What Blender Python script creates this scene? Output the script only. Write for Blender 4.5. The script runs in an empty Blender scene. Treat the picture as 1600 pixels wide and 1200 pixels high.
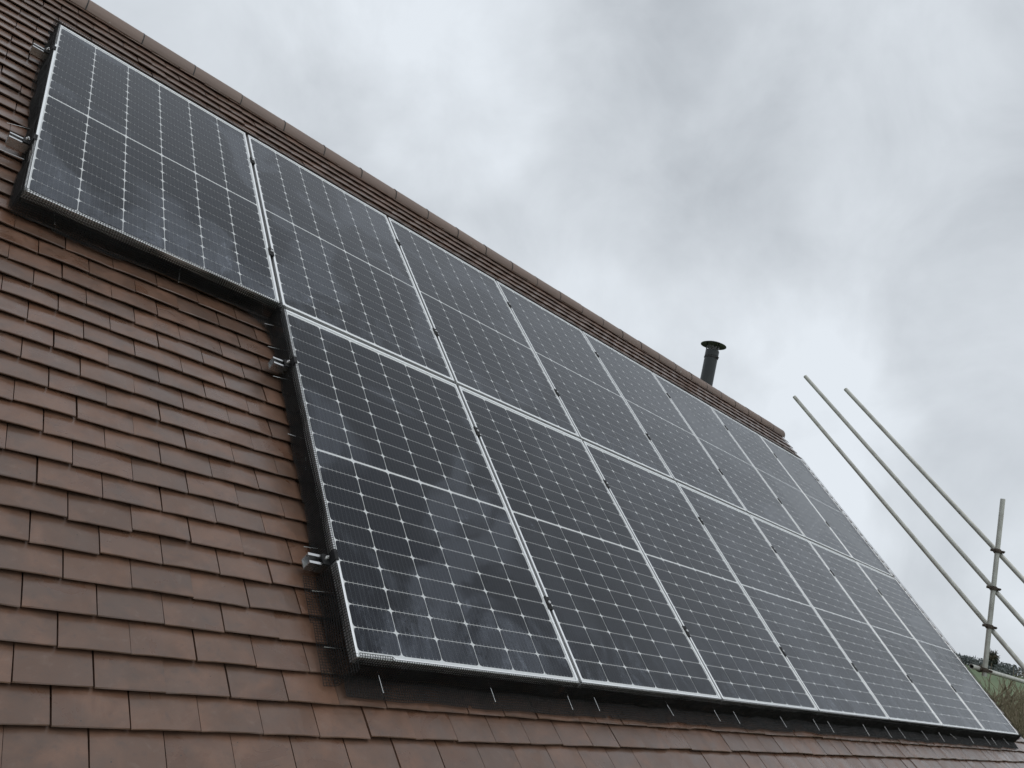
import bpy, bmesh, math, random
import numpy as np
from mathutils import Vector, Matrix

random.seed(7); RNG = np.random.default_rng(11)
SC = bpy.context.scene
COL = SC.collection
TH = math.radians(44.0); CT, ST = math.cos(TH), math.sin(TH)   # roof pitch

# ------------------------------------------------------------------ camera
CAM_POS = Vector((-0.35, -1.964, 0.373))
CR = Vector((0.68929618, -0.68284873, 0.24205038))
CD = Vector((0.32563698, -0.00643154, -0.945473))
CF = Vector((0.64717179, 0.73053148, 0.21792756))
FPX = 1207.3
cam_data = bpy.data.cameras.new('camera')
cam = bpy.data.objects.new('camera', cam_data); COL.objects.link(cam)
m = Matrix.Identity(4)
for i in range(3):
    m[i][0] = CR[i]; m[i][1] = -CD[i]; m[i][2] = -CF[i]; m[i][3] = CAM_POS[i]
cam.matrix_world = m
cam_data.sensor_width = 36.0
cam_data.lens = FPX / 1600.0 * 36.0
cam_data.clip_start = 0.05; cam_data.clip_end = 6000.0
SC.camera = cam

def pixel_dir(x, y):
    return (CR * ((x - 800) / FPX) + CD * ((y - 600) / FPX) + CF).normalized()

# ------------------------------------------------------------------ sky and light
SUN_EL, SUN_AZ = math.radians(56), math.radians(172)      # azimuth clockwise from +Y
world = bpy.data.worlds.new('World'); SC.world = world; world.use_nodes = True

class NT:
    """small helper for node trees"""
    def __init__(s, tree): s.t = tree; s.n = tree.nodes; s.l = tree.links; s.n.clear()
    def add(s, typ, **kw):
        n = s.n.new(typ)
        for k, v in kw.items():
            setattr(n, k, v)
        return n
    def put(s, sock, v):
        if hasattr(v, 'is_output'): s.l.new(v, sock)
        elif v is not None: sock.default_value = v
    def math(s, op, a, b=None, c=None, clamp=False):
        n = s.add('ShaderNodeMath', operation=op); n.use_clamp = clamp
        s.put(n.inputs[0], a)
        if b is not None: s.put(n.inputs[1], b)
        if c is not None: s.put(n.inputs[2], c)
        return n.outputs[0]
    def vmath(s, op, a, b=None):
        n = s.add('ShaderNodeVectorMath', operation=op); s.put(n.inputs[0], a)
        if b is not None:
            if op == 'SCALE': s.put(n.inputs['Scale'], b)
            else: s.put(n.inputs[1], b)
        return n.outputs['Value'] if op in ('DOT_PRODUCT', 'LENGTH') else n.outputs[0]
    def ramp(s, v, lo, hi, a=0.0, b=1.0, smooth=True):
        n = s.add('ShaderNodeMapRange'); n.interpolation_type = 'SMOOTHSTEP' if smooth else 'LINEAR'
        s.put(n.inputs['Value'], v); s.put(n.inputs['From Min'], lo); s.put(n.inputs['From Max'], hi)
        s.put(n.inputs['To Min'], a); s.put(n.inputs['To Max'], b); return n.outputs[0]
    def mix(s, f, a, b, mode='MIX'):
        n = s.add('ShaderNodeMix', data_type='RGBA', blend_type=mode)
        s.put(n.inputs['Factor'], f)
        for sock, v in ((n.inputs[6], a), (n.inputs[7], b)):
            s.put(sock, v if hasattr(v, 'is_output') else (*v, 1.0) if len(v) == 3 else v)
        return n.outputs[2]
    def noise(s, vec, scale, detail=3, rough=0.5, distort=0.0, out='Fac'):
        n = s.add('ShaderNodeTexNoise'); s.put(n.inputs['Vector'], vec)
        n.inputs['Scale'].default_value = scale; n.inputs['Detail'].default_value = detail
        n.inputs['Roughness'].default_value = rough; n.inputs['Distortion'].default_value = distort
        return n.outputs[out]
    def mapping(s, vec, scale=(1, 1, 1), loc=(0, 0, 0), rot=(0, 0, 0)):
        n = s.add('ShaderNodeMapping'); s.put(n.inputs['Vector'], vec)
        n.inputs['Scale'].default_value = scale; n.inputs['Location'].default_value = loc
        n.inputs['Rotation'].default_value = rot
        return n.outputs[0]

w = NT(world.node_tree)
wo = w.add('ShaderNodeOutputWorld'); bg = w.add('ShaderNodeBackground')
w.l.new(bg.outputs[0], wo.inputs[0])
dirv = w.add('ShaderNodeTexCoord').outputs['Generated']
sep = w.add('ShaderNodeSeparateXYZ'); w.put(sep.inputs[0], dirv)
# flat cloud deck seen in perspective
inv = w.math('DIVIDE', 1.0, w.math('ADD', w.math('MAXIMUM', sep.outputs[2], 0.0), 0.22))
deck = w.vmath('SCALE', dirv, inv)
n_big = w.noise(w.mapping(deck, loc=(3.1, 1.7, 0.4)), 1.15, 4, 0.52, 0.25)
n_mid = w.noise(w.mapping(dirv, loc=(7.3, 2.2, 5.4)), 5.2, 6, 0.56, 0.35)
# soft masses of cloud that hang in this part of the sky (dark ones negative)
warp = w.vmath('ADD', dirv, w.vmath('SCALE', w.vmath('SUBTRACT', w.noise(dirv, 3.2, 4, 0.55, 0.0, 'Color'), (0.5, 0.5, 0.5)), 0.30))
warpn = w.vmath('NORMALIZE', warp)
acc = None
for (px, py, rad, amt) in [(1120, 140, 13, -0.075), (960, 330, 9, -0.045), (1180, 310, 8, -0.03), (1540, 120, 12, -0.06),
                           (1500, 640, 9, -0.05), (1340, 230, 8, 0.04), (710, 130, 9, 0.09), (560, 190, 9, -0.05), (1270, 470, 7, 0.01), (960, 520, 7, 0.06),
                           (1240, 620, 8, 0.10), (1330, 760, 8, 0.08), (620, 30, 9, 0.05), (300, 20, 9, -0.02)]:
    d = pixel_dir(px, py)
    v = w.ramp(w.vmath('DOT_PRODUCT', warpn, tuple(d)), math.cos(math.radians(rad)), 1.0 - 0.12 * (1 - math.cos(math.radians(rad))), 0.0, amt)
    acc = v if acc is None else w.math('ADD', acc, v)
val = w.math('ADD', 0.712, w.math('MULTIPLY', w.math('SUBTRACT', n_big, 0.5), 0.10))
val = w.math('ADD', val, w.math('MULTIPLY', w.math('SUBTRACT', n_mid, 0.5), 0.46))
val = w.math('ADD', val, acc)
# overcast: a little brighter low over the horizon in this view
val = w.math('MINIMUM', w.math('MAXIMUM', val, 0.40), 0.84)
tint = w.mix(w.ramp(val, 0.40, 0.75), (0.920, 0.992, 1.080), (0.938, 1.000, 1.068))
cloud = w.vmath('SCALE', tint, val)
sky = w.add('ShaderNodeTexSky'); sky.sky_type = 'NISHITA'; sky.sun_disc = False
sky.sun_elevation = SUN_EL; sky.sun_rotation = SUN_AZ
skyc = w.vmath('SCALE', sky.outputs[0], 0.10)
w.put(bg.inputs['Color'], w.mix(0.02, cloud, skyc))
bg.inputs['Strength'].default_value = 1.0
world.cycles.sampling_method = 'NONE'

sun_d = bpy.data.lights.new('sun', 'SUN'); sun_d.energy = 0.7; sun_d.angle = math.radians(40); sun_d.color = (1.0, 0.97, 0.92)
sun = bpy.data.objects.new('sun', sun_d); COL.objects.link(sun)
sdir = Vector((math.sin(SUN_AZ) * math.cos(SUN_EL), math.cos(SUN_AZ) * math.cos(SUN_EL), math.sin(SUN_EL)))
sun.rotation_euler = (-sdir).to_track_quat('-Z', 'Y').to_euler(); sun.location = (0, -6, 12)

SC.view_settings.view_transform = 'Standard'; SC.view_settings.look = 'None'
SC.view_settings.exposure = 0.0; SC.view_settings.gamma = 1.0
SC.view_settings.use_curve_mapping = False
SC.cycles.max_bounces = 4; SC.cycles.diffuse_bounces = 2; SC.cycles.glossy_bounces = 3; SC.cycles.transparent_max_bounces = 8
SC.cycles.use_adaptive_sampling = True; SC.cycles.adaptive_threshold = 0.015

# ------------------------------------------------------------------ helpers
def roof_to_world(u, v, n):
    return Vector((u, v * CT - n * ST, v * ST + n * CT))
def world_to_roof(p):
    return Vector((p[0], p[1] * CT + p[2] * ST, -p[1] * ST + p[2] * CT))

def mat(name):
    mt = bpy.data.materials.new(name); mt.use_nodes = True
    t = NT(mt.node_tree); out = t.add('ShaderNodeOutputMaterial')
    return mt, t, out
def principled(t, out, **kw):
    p = t.add('ShaderNodeBsdfPrincipled')
    for k, v in kw.items():
        t.put(p.inputs[k.replace('_', ' ')], (*v, 1.0) if isinstance(v, tuple) and len(v) == 3 else v)
    t.l.new(p.outputs[0], out.inputs[0]); return p
def bump(t, h, strength, dist, p):
    b = t.add('ShaderNodeBump'); b.inputs['Strength'].default_value = strength; b.inputs['Distance'].default_value = dist
    t.put(b.inputs['Height'], h); t.l.new(b.outputs[0], p.inputs['Normal'])

def mesh_of(name, verts, faces, material=None, smooth=False):
    me = bpy.data.meshes.new(name); me.from_pydata([tuple(v) for v in verts], [], [tuple(f) for f in faces]); me.update()
    if material: me.materials.append(material)
    if smooth: me.polygons.foreach_set('use_smooth', [True] * len(me.polygons))
    return me
def mesh_np(name, V, F, material=None):
    me = bpy.data.meshes.new(name); V = np.asarray(V, np.float32); F = np.asarray(F, np.int32)
    me.vertices.add(len(V)); me.vertices.foreach_set('co', V.ravel())
    k = F.shape[1]; me.loops.add(F.size); me.loops.foreach_set('vertex_index', F.ravel())
    me.polygons.add(len(F)); me.polygons.foreach_set('loop_start', np.arange(len(F), dtype=np.int32) * k)
    me.update(calc_edges=True); me.validate()
    if material: me.materials.append(material)
    return me
def link(name, data, parent=None, loc=(0, 0, 0), rot=(0, 0, 0), label=None, cat=None, group=None, kind=None):
    o = bpy.data.objects.new(name, data); COL.objects.link(o)
    o.location = loc; o.rotation_euler = rot
    if parent: o.parent = parent
    if label: o['label'] = label
    if cat: o['category'] = cat
    if group: o['group'] = group
    if kind: o['kind'] = kind
    return o
class MB:
    def __init__(s): s.v = []; s.f = []
    def box(s, x0, x1, y0, y1, z0, z1):
        b = len(s.v)
        s.v += [(x0, y0, z0), (x1, y0, z0), (x1, y1, z0), (x0, y1, z0), (x0, y0, z1), (x1, y0, z1), (x1, y1, z1), (x0, y1, z1)]
        s.f += [(b, b+3, b+2, b+1), (b+4, b+5, b+6, b+7), (b, b+1, b+5, b+4), (b+1, b+2, b+6, b+5), (b+2, b+3, b+7, b+6), (b+3, b, b+4, b+7)]
        return s
    def tube(s, a, c, r0, r1=None, k=12, caps=True):
        a = Vector(a); c = Vector(c); r1 = r0 if r1 is None else r1
        d = (c - a).normalized(); x = d.orthogonal().normalized(); y = d.cross(x); b = len(s.v)
        for p, r in ((a, r0), (c, r1)):
            for i in range(k):
                t = 2 * math.pi * i / k; s.v.append(tuple(p + x * (r * math.cos(t)) + y * (r * math.sin(t))))
        for i in range(k):
            j = (i + 1) % k; s.f.append((b+i, b+j, b+k+j, b+k+i))
        if caps: s.f.append(tuple(b+i for i in reversed(range(k)))); s.f.append(tuple(b+k+i for i in range(k)))
        return s
    def prism(s, prof, x0, x1):
        """closed (y,z) profile extruded along x"""
        b = len(s.v); k = len(prof)
        for x in (x0, x1): s.v += [(x, p[0], p[1]) for p in prof]
        for i in range(k):
            j = (i + 1) % k; s.f.append((b+i, b+k+i, b+k+j, b+j))
        s.f.append(tuple(b+i for i in range(k))); s.f.append(tuple(b+k+i for i in reversed(range(k))))
        return s
    def lathe(s, prof, k=28, c=(0, 0, 0)):
        b = len(s.v); n = len(prof)
        for i in range(k):
            t = 2 * math.pi * i / k
            s.v += [(c[0] + r * math.cos(t), c[1] + r * math.sin(t), c[2] + z) for r, z in prof]
        for i in range(k):
            j = (i + 1) % k
            for q in range(n - 1): s.f.append((b+i*n+q, b+j*n+q, b+j*n+q+1, b+i*n+q+1))
        return s
    def mesh(s, name, material, smooth=False): return mesh_of(name, s.v, s.f, material, smooth)
def bevel(me, w, seg=1):
    bm = bmesh.new(); bm.from_mesh(me)
    bmesh.ops.bevel(bm, geom=bm.edges[:], offset=w, segments=seg, affect='EDGES', profile=0.6)
    bm.to_mesh(me); bm.free(); return me
def smooth_by_angle(me, deg=40):
    bm = bmesh.new(); bm.from_mesh(me)
    for f in bm.faces: f.smooth = True
    for e in bm.edges:
        if len(e.link_faces) == 2 and e.calc_face_angle(0) > math.radians(deg): e.smooth = False
    bm.to_mesh(me); bm.free(); return me
def tubes_np(A, B, r, k=3):
    """many thin prisms at once"""
    A = np.asarray(A, float); B = np.asarray(B, float); r = np.broadcast_to(np.asarray(r, float), (len(A),))
    d = B - A; d /= np.linalg.norm(d, axis=1, keepdims=True) + 1e-12
    ref = np.where(np.abs(d[:, 2:3]) < 0.9, [[0, 0, 1.0]], [[1.0, 0, 0]])
    x = np.cross(d, ref); x /= np.linalg.norm(x, axis=1, keepdims=True); y = np.cross(d, x)
    V = np.zeros((len(A), 2 * k, 3))
    for i in range(k):
        t = 2 * math.pi * i / k; o = (x * math.cos(t) + y * math.sin(t)) * r[:, None]
        V[:, i] = A + o; V[:, k + i] = B + o
    base = (np.arange(len(A)) * 2 * k)[:, None]
    F = np.concatenate([base + np.array([[i, (i+1) % k, k + (i+1) % k, k + i]]) for i in range(k)], 1).reshape(-1, 4)
    return V.reshape(-1, 3), F
ORD = ['first', 'second', 'third', 'fourth', 'fifth', 'sixth', 'seventh', 'eighth', 'ninth', 'tenth', 'eleventh', 'twelfth',
       'thirteenth', 'fourteenth', 'fifteenth', 'sixteenth', 'seventeenth', 'eighteenth', 'nineteenth', 'twentieth', 'twenty-first', 'twenty-second', 'twenty-third']

# ------------------------------------------------------------------ materials
# clay tiles
M_TILE, t, out = mat('clay_tile')
oi = t.add('ShaderNodeObjectInfo').outputs['Random']; geo = t.add('ShaderNodeNewGeometry')
rnd = t.math('FRACT', t.math('ADD', t.math('MULTIPLY', oi, 7.31), t.math('MULTIPLY', geo.outputs['Random Per Island'], 3.77)))
rnd2 = t.math('FRACT', t.math('MULTIPLY', rnd, 17.77)); rnd3 = t.math('FRACT', t.math('MULTIPLY', rnd, 53.1))
off = t.add('ShaderNodeCombineXYZ'); t.put(off.inputs[0], t.math('MULTIPLY', rnd, 31.0)); t.put(off.inputs[1], t.math('MULTIPLY', rnd2, 17.0))
pos = t.vmath('ADD', geo.outputs['Position'], off.outputs[0])
n1 = t.noise(pos, 9, 4, 0.55, 0.4); n2 = t.noise(pos, 34, 4, 0.6, 0.3); n3 = t.noise(pos, 420, 2, 0.6)
nbig = t.noise(geo.outputs['Position'], 1.3, 3, 0.5)
c = t.mix(t.ramp(rnd, 0.1, 0.95, 0, 1, False), (0.108, 0.059, 0.038), (0.134, 0.070, 0.043))
rust = t.math('MULTIPLY', t.ramp(t.math('ADD', t.math('ADD', n1, t.math('MULTIPLY', nbig, 0.6)), t.math('MULTIPLY', rnd2, 0.12)), 0.76, 1.08), 0.65)
c = t.mix(rust, c, (0.205, 0.104, 0.063))
c = t.mix(t.math('MULTIPLY', t.ramp(t.noise(pos, 5, 3, 0.5, 0.8), 0.45, 0.68), 0.42), c, (0.092, 0.063, 0.049))
c = t.mix(t.math('MULTIPLY', t.ramp(n2, 0.56, 0.76), 0.30), c, (0.200, 0.142, 0.110))
c = t.mix(t.math('MULTIPLY', t.ramp(n2, 0.48, 0.28), 0.35), c, (0.060, 0.044, 0.038))
c = t.mix(t.math('MULTIPLY', t.ramp(n3, 0.35, 0.7), 0.25), c, (0.075, 0.056, 0.047))
c = t.mix(t.math('MULTIPLY', rnd3, 0.06), c, (0.105, 0.085, 0.078))
wn = t.noise(t.vmath('ADD', pos, (4.7, 1.3, 2.2)), 8, 5, 0.6, 0.9)
wet = t.math('MULTIPLY', t.ramp(t.math('ADD', wn, t.math('MULTIPLY', t.math('SUBTRACT', nbig, 0.5), 0.5)), 0.54, 0.60), t.ramp(rnd2, 0.2, 0.5))
c = t.mix(t.math('MULTIPLY', wet, 0.45), c, (0.115, 0.056, 0.034))
vor = t.add('ShaderNodeTexVoronoi'); t.put(vor.inputs['Vector'], pos); vor.inputs['Scale'].default_value = 26
c = t.mix(t.ramp(vor.outputs['Distance'], 0.06, 0.03), c, (0.03, 0.025, 0.022))
p = principled(t, out, Base_Color=c, Roughness=t.math('SUBTRACT', t.ramp(n1, 0.3, 0.7, 0.30, 0.44), t.math('MULTIPLY', wet, 0.10)))
p.inputs['Specular IOR Level'].default_value = 0.55
t.put(p.inputs['Coat Weight'], t.ramp(t.noise(pos, 6, 4, 0.6, 0.6), 0.3, 0.6, 0.15, 0.65)); p.inputs['Coat Roughness'].default_value = 0.22; p.inputs['Coat IOR'].default_value = 1.33   # rain film
bump(t, t.math('ADD', t.math('MULTIPLY', n2, 0.7), t.math('MULTIPLY', n3, 0.25)), 0.32, 0.0022, p)

M_RIDGE, t, out = mat('ridge_clay')
geo = t.add('ShaderNodeNewGeometry'); n1 = t.noise(geo.outputs['Position'], 6, 4, 0.6); n2 = t.noise(geo.outputs['Position'], 60, 3, 0.6)
oi = t.add('ShaderNodeObjectInfo').outputs['Random']
c = t.mix(n1, (0.150, 0.105, 0.084), (0.215, 0.150, 0.120)); c = t.mix(t.math('MULTIPLY', n2, 0.3), c, (0.09, 0.07, 0.06))
c = t.mix(t.math('MULTIPLY', oi, 0.3), c, (0.22, 0.145, 0.11))
c = t.mix(t.math('MULTIPLY', t.ramp(t.noise(geo.outputs['Position'], 22, 3, 0.6), 0.68, 0.76), 0.6), c, (0.45, 0.45, 0.42))
p = principled(t, out, Base_Color=c, Roughness=0.55); bump(t, n2, 0.3, 0.003, p)

def simple(name, col, rough=0.5, metal=0.0, nscale=20, amt=0.25, bumpd=0.0, streak=None, dark=None):
    mt, t, out = mat(name)
    co = t.add('ShaderNodeNewGeometry').outputs['Position']
    if streak: co = t.mapping(co, scale=streak)
    n = t.noise(co, nscale, 4, 0.6)
    d = dark or tuple(x * 0.45 for x in col)
    cc = t.mix(t.math('MULTIPLY', t.ramp(n, 0.35, 0.75), amt), col, d)
    p = principled(t, out, Base_Color=cc, Roughness=t.ramp(n, 0.3, 0.7, rough * 0.85, min(1, rough * 1.2)), Metallic=metal)
    if bumpd: bump(t, n, 0.4, bumpd, p)
    return mt
M_FRAME = simple('anodised_aluminium', (0.93, 0.94, 0.94), 0.36, 0.8, 30, 0.12)
M_ALU = simple('bare_aluminium', (0.66, 0.66, 0.66), 0.28, 0.95, 40, 0.25)
M_BLACK = simple('black_clamp', (0.008, 0.008, 0.009), 0.8, 0.0, 60, 0.2)
M_STEEL = simple('pin_steel', (0.75, 0.75, 0.74), 0.25, 0.9, 60, 0.2)
M_WIRE = simple('black_coated_wire', (0.007, 0.007, 0.007), 0.6, 0.0, 60, 0.2)
M_DARK = simple('black_rubber', (0.015, 0.014, 0.013), 0.6, 0.0, 60, 0.2)
M_FLUE = simple('black_stove_pipe', (0.022, 0.026, 0.027), 0.42, 0.2, 9, 0.5, 0.0, None, (0.045, 0.05, 0.05))
M_CAVITY = simple('roof_felt', (0.02, 0.018, 0.017), 0.9, 0.0, 9, 0.4)
M_BRICK_FAR = simple('gable_render', (0.32, 0.20, 0.15), 0.85, 0.0, 14, 0.4, 0.004)
M_FASCIA = simple('white_fascia', (0.7, 0.7, 0.68), 0.5, 0.0, 5, 0.2)
M_GALV = simple('galvanised_tube', (0.50, 0.50, 0.455), 0.45, 0.3, 9, 0.5, 0.0005, None, (0.26, 0.25, 0.215))
M_RUST = simple('rusty_coupler', (0.11, 0.085, 0.065), 0.7, 0.35, 70, 0.8, 0.002, None, (0.028, 0.024, 0.021))
M_BARK = simple('winter_bark', (0.135, 0.108, 0.075), 0.9, 0.0, 3, 0.5)
M_TWIG = simple('brown_twigs', (0.23, 0.185, 0.125), 0.9, 0.0, 0.35, 0.6, 0, None, (0.16, 0.155, 0.075))
M_WOOD = simple('far_winter_wood', (0.135, 0.150, 0.148), 0.95, 0.0, 0.05, 0.5, 0, None, (0.095, 0.110, 0.112))  # distance haze is put into this pale bluish grey
M_IVY = simple('ivy_leaves', (0.045, 0.055, 0.040), 0.8, 0.0, 0.5, 0.4)

M_BACK, t, out = mat('white_backsheet'); principled(t, out, Base_Color=(0.88, 0.89, 0.89), Roughness=0.55)

# solar cell: nine thin ribbons and fine fingers on dark blue silicon
CW, CH, CHAM = 0.1650, 0.0807, 0.0128
M_CELL, t, out = mat('solar_cell')
oc = t.add('ShaderNodeTexCoord').outputs['Object']; sp = t.add('ShaderNodeSeparateXYZ'); t.put(sp.inputs[0], oc)
oi = t.add('ShaderNodeObjectInfo').outputs['Random']
fx = t.math('FRACT', t.math('ADD', t.math('MULTIPLY', sp.outputs[0], 9.0 / CW), 0.5 + 4.5))
line = t.math('LESS_THAN', t.math('ABSOLUTE', t.math('SUBTRACT', fx, 0.5)), 0.5 * 0.0011 * 9 / CW)
# solder pads near both ends of each ribbon
ed = t.math('GREATER_THAN', t.math('ABSOLUTE', sp.outputs[1]), CH * 0.5 - 0.006)
pad = t.math('MULTIPLY', ed, t.math('LESS_THAN', t.math('ABSOLUTE', t.math('SUBTRACT', fx, 0.5)), 0.5 * 0.0022 * 9 / CW))
c = t.mix(oi, (0.0055, 0.0080, 0.0165), (0.0075, 0.0092, 0.0150))
c = t.mix(line, c, (0.070, 0.073, 0.080)); c = t.mix(pad, c, (0.30, 0.30, 0.30))
p = principled(t, out, Base_Color=c, Roughness=0.5); p.inputs['Specular IOR Level'].default_value = 0.15

# cover glass: clear with Fresnel reflection, carrying dried rain film, smears and drops
M_GLASS, t, out = mat('cover_glass')
geo = t.add('ShaderNodeNewGeometry'); oi = t.add('ShaderNodeObjectInfo').outputs['Random']
oc = t.add('ShaderNodeTexCoord').outputs['Object']
o2 = t.add('ShaderNodeCombineXYZ'); t.put(o2.inputs[0], t.math('MULTIPLY', oi, 37.0)); t.put(o2.inputs[1], t.math('MULTIPLY', oi, 11.0))
pc = t.vmath('ADD', oc, o2.outputs[0])
film = t.noise(pc, 1.7, 4, 0.5, 0.8)
streak = t.noise(t.mapping(pc, scale=(26, 1.6, 1)), 1.0, 4, 0.6, 0.6)
blot = t.noise(t.mapping(pc, scale=(1.7, 0.75, 1), rot=(0, 0, 0.25)), 6.0, 5, 0.62, 1.2)
fine = t.noise(pc, 60.0, 3, 0.6)
oin = t.add('ShaderNodeObjectInfo'); sc_ = t.add('ShaderNodeSeparateColor'); t.put(sc_.inputs[0], oin.outputs['Color']); grime = sc_.outputs[0]   # how dirty this pane is
m1 = t.math('MULTIPLY', t.math('MULTIPLY', t.ramp(film, 0.50, 0.58), t.ramp(streak, 0.15, 0.75, 0.5, 1.0)), grime)
m2 = t.math('MULTIPLY', t.math('MULTIPLY', t.ramp(blot, 0.63, 0.78), t.ramp(fine, 0.35, 0.65)), t.ramp(film, 0.42, 0.52))
sep2 = t.add('ShaderNodeSeparateXYZ'); t.put(sep2.inputs[0], oc)
low = t.ramp(sep2.outputs[1], 0.45, 0.0)              # dirt gathers over the lower lip
m3 = t.math('MULTIPLY', t.math('MULTIPLY', low, t.ramp(blot, 0.42, 0.7)), t.ramp(fine, 0.3, 0.6))
dust = t.math('ADD', t.math('ADD', t.math('MULTIPLY', m1, 0.070), t.math('MULTIPLY', m2, 0.150)), t.math('ADD', t.math('MULTIPLY', m3, 0.09), 0.002))
drop = t.add('ShaderNodeTexVoronoi'); t.put(drop.inputs['Vector'], pc); drop.inputs['Scale'].default_value = 46
dm = t.math('MULTIPLY', t.ramp(drop.outputs['Distance'], 0.16, 0.08), t.ramp(t.noise(pc, 5.0, 2), 0.52, 0.62))
bn = t.add('ShaderNodeBump'); bn.inputs['Strength'].default_value = 0.6; bn.inputs['Distance'].default_value = 0.002
t.put(bn.inputs['Height'], dm)
# Fresnel lowered near normal incidence by the anti-reflective coating
fr = t.add('ShaderNodeFresnel'); fr.inputs['IOR'].default_value = 1.42
gl = t.add('ShaderNodeBsdfGlossy'); t.put(gl.inputs['Roughness'], t.ramp(film, 0.4, 0.7, 0.24, 0.34)); t.l.new(bn.outputs[0], gl.inputs['Normal']); gl.inputs[0].default_value = (0.94, 0.955, 0.975, 1)
tr = t.add('ShaderNodeBsdfTransparent'); tr.inputs[0].default_value = (0.95, 0.96, 0.96, 1)
df = t.add('ShaderNodeBsdfDiffuse'); df.inputs[0].default_value = (0.58, 0.64, 0.76, 1)
s1 = t.add('ShaderNodeMixShader'); t.put(s1.inputs[0], dust); t.l.new(tr.outputs[0], s1.inputs[1]); t.l.new(df.outputs[0], s1.inputs[2])
s2 = t.add('ShaderNodeMixShader'); t.put(s2.inputs[0], t.math('MAXIMUM', t.math('MULTIPLY', t.math('SUBTRACT', fr.outputs[0], 0.017), 1.00), 0.010)); t.l.new(s1.outputs[0], s2.inputs[1]); t.l.new(gl.outputs[0], s2.inputs[2])
t.l.new(s2.outputs[0], out.inputs[0])

# ground: winter grass
M_GROUND, t, out = mat('winter_grass')
gp = t.add('ShaderNodeNewGeometry').outputs['Position']
a = t.noise(gp, 0.02, 4, 0.6); b = t.noise(gp, 0.6, 4, 0.6)
c = t.mix(t.ramp(a, 0.35, 0.65), (0.105, 0.150, 0.072), (0.140, 0.180, 0.090)); c = t.mix(t.math('MULTIPLY', b, 0.35), c, (0.075, 0.10, 0.05))
principled(t, out, Base_Color=c, Roughness=0.95)

# ------------------------------------------------------------------ ground
GZ = -6.0
def hill(x, y):
    d = math.hypot(x - CAM_POS.x, y - CAM_POS.y)
    s = min(1, max(0, (d - 60) / 270.0)); s = s * s * (3 - 2 * s)
    ang = math.atan2(y, x)
    e = 9.6 + 1.5 * math.sin(ang * 3 + 0.3) + 0.8 * math.sin(ang * 11)
    return GZ + s * e - max(0, d - 340) * 0.02
V, F = [], []
rings = [0, 8, 20, 40, 70, 100, 130, 160, 190, 220, 250, 280, 310, 340, 380, 450, 600, 1000, 2500]
NA = 96
for r in rings:
    for i in range(NA):
        a_ = 2 * math.pi * i / NA; x, y = r * math.cos(a_), r * math.sin(a_); V.append((x, y, hill(x, y)))
for q in range(len(rings) - 1):
    for i in range(NA):
        j = (i + 1) % NA; F.append((q*NA+i, (q+1)*NA+i, (q+1)*NA+j, q*NA+j))
link('ground', mesh_of('ground', V, F, M_GROUND, True), kind='structure')

# unseen dark sheet round the house, added to cut light bounced off the grass
M_ADDED_SHEET = simple('added_sheet_dark', (0.050, 0.050, 0.050), 0.75, 0.0, 3, 0.4)
yv = [(-9 + 25 * a_ / 6, -13 + 26 * b_ / 6, GZ + 0.004) for b_ in range(7) for a_ in range(7)]
link('added_dark_sheet', mesh_of('added_dark_sheet', yv, [(b_*7+a_, b_*7+a_+1, b_*7+a_+8, b_*7+a_+7) for b_ in range(6) for a_ in range(6)], M_ADDED_SHEET), kind='structure')

# ------------------------------------------------------------------ array dimensions
PU, PV, GAP = 1.055, 1.7355, 0.018
U_RIGHT = 8 * PU
N_TILE = -0.098                 # top of a tile at its tail
GAUGE, TW = 0.0967, 0.1715
V0, U0 = 0.003, 0.284 - 0.1715 * 20
V_EAVE, U_LEFT, U_VERGE = -1.16, -2.6, 9.04
V_CONTACT = 4.18                # lower edge of the ridge tiles
RZ_PT = roof_to_world(0, V_CONTACT, N_TILE); APEX = (RZ_PT.y + 0.090, RZ_PT.z + 0.085)   # world y,z

# ------------------------------------------------------------------ house
HB = Vector((3.2, APEX[0], GZ))
house = link('house', None, loc=HB, label='house with brown plain clay tile roof carrying the solar panels', cat='house')
roof_rot = (TH, 0, 0)
def on_house(p): return Vector(p) - HB
# walls (gable pentagon extruded), set in from the eaves
ye, zf = roof_to_world(0, V_EAVE + 0.25, -0.2).y, roof_to_world(0, V_EAVE + 0.25, -0.2).z
yb = 2 * APEX[0] - ye
wall = MB()
for xa, xb in ((U_LEFT + 0.1, U_LEFT + 0.4), (U_VERGE - 0.36, U_VERGE - 0.06)):
    wall.prism([(ye, GZ), (ye, zf), (APEX[0], APEX[1] - 0.2), (yb, zf), (yb, GZ)], xa, xb)
wall.box(U_LEFT + 0.402, U_VERGE - 0.362, ye, ye + 0.3, GZ, zf - 0.02)
wall.box(U_LEFT + 0.402, U_VERGE - 0.362, yb - 0.3, yb, GZ, zf - 0.02)
wall.v = [tuple(on_house(p)) for p in wall.v]
link('wall', wall.mesh('wall', M_BRICK_FAR), house)
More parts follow.
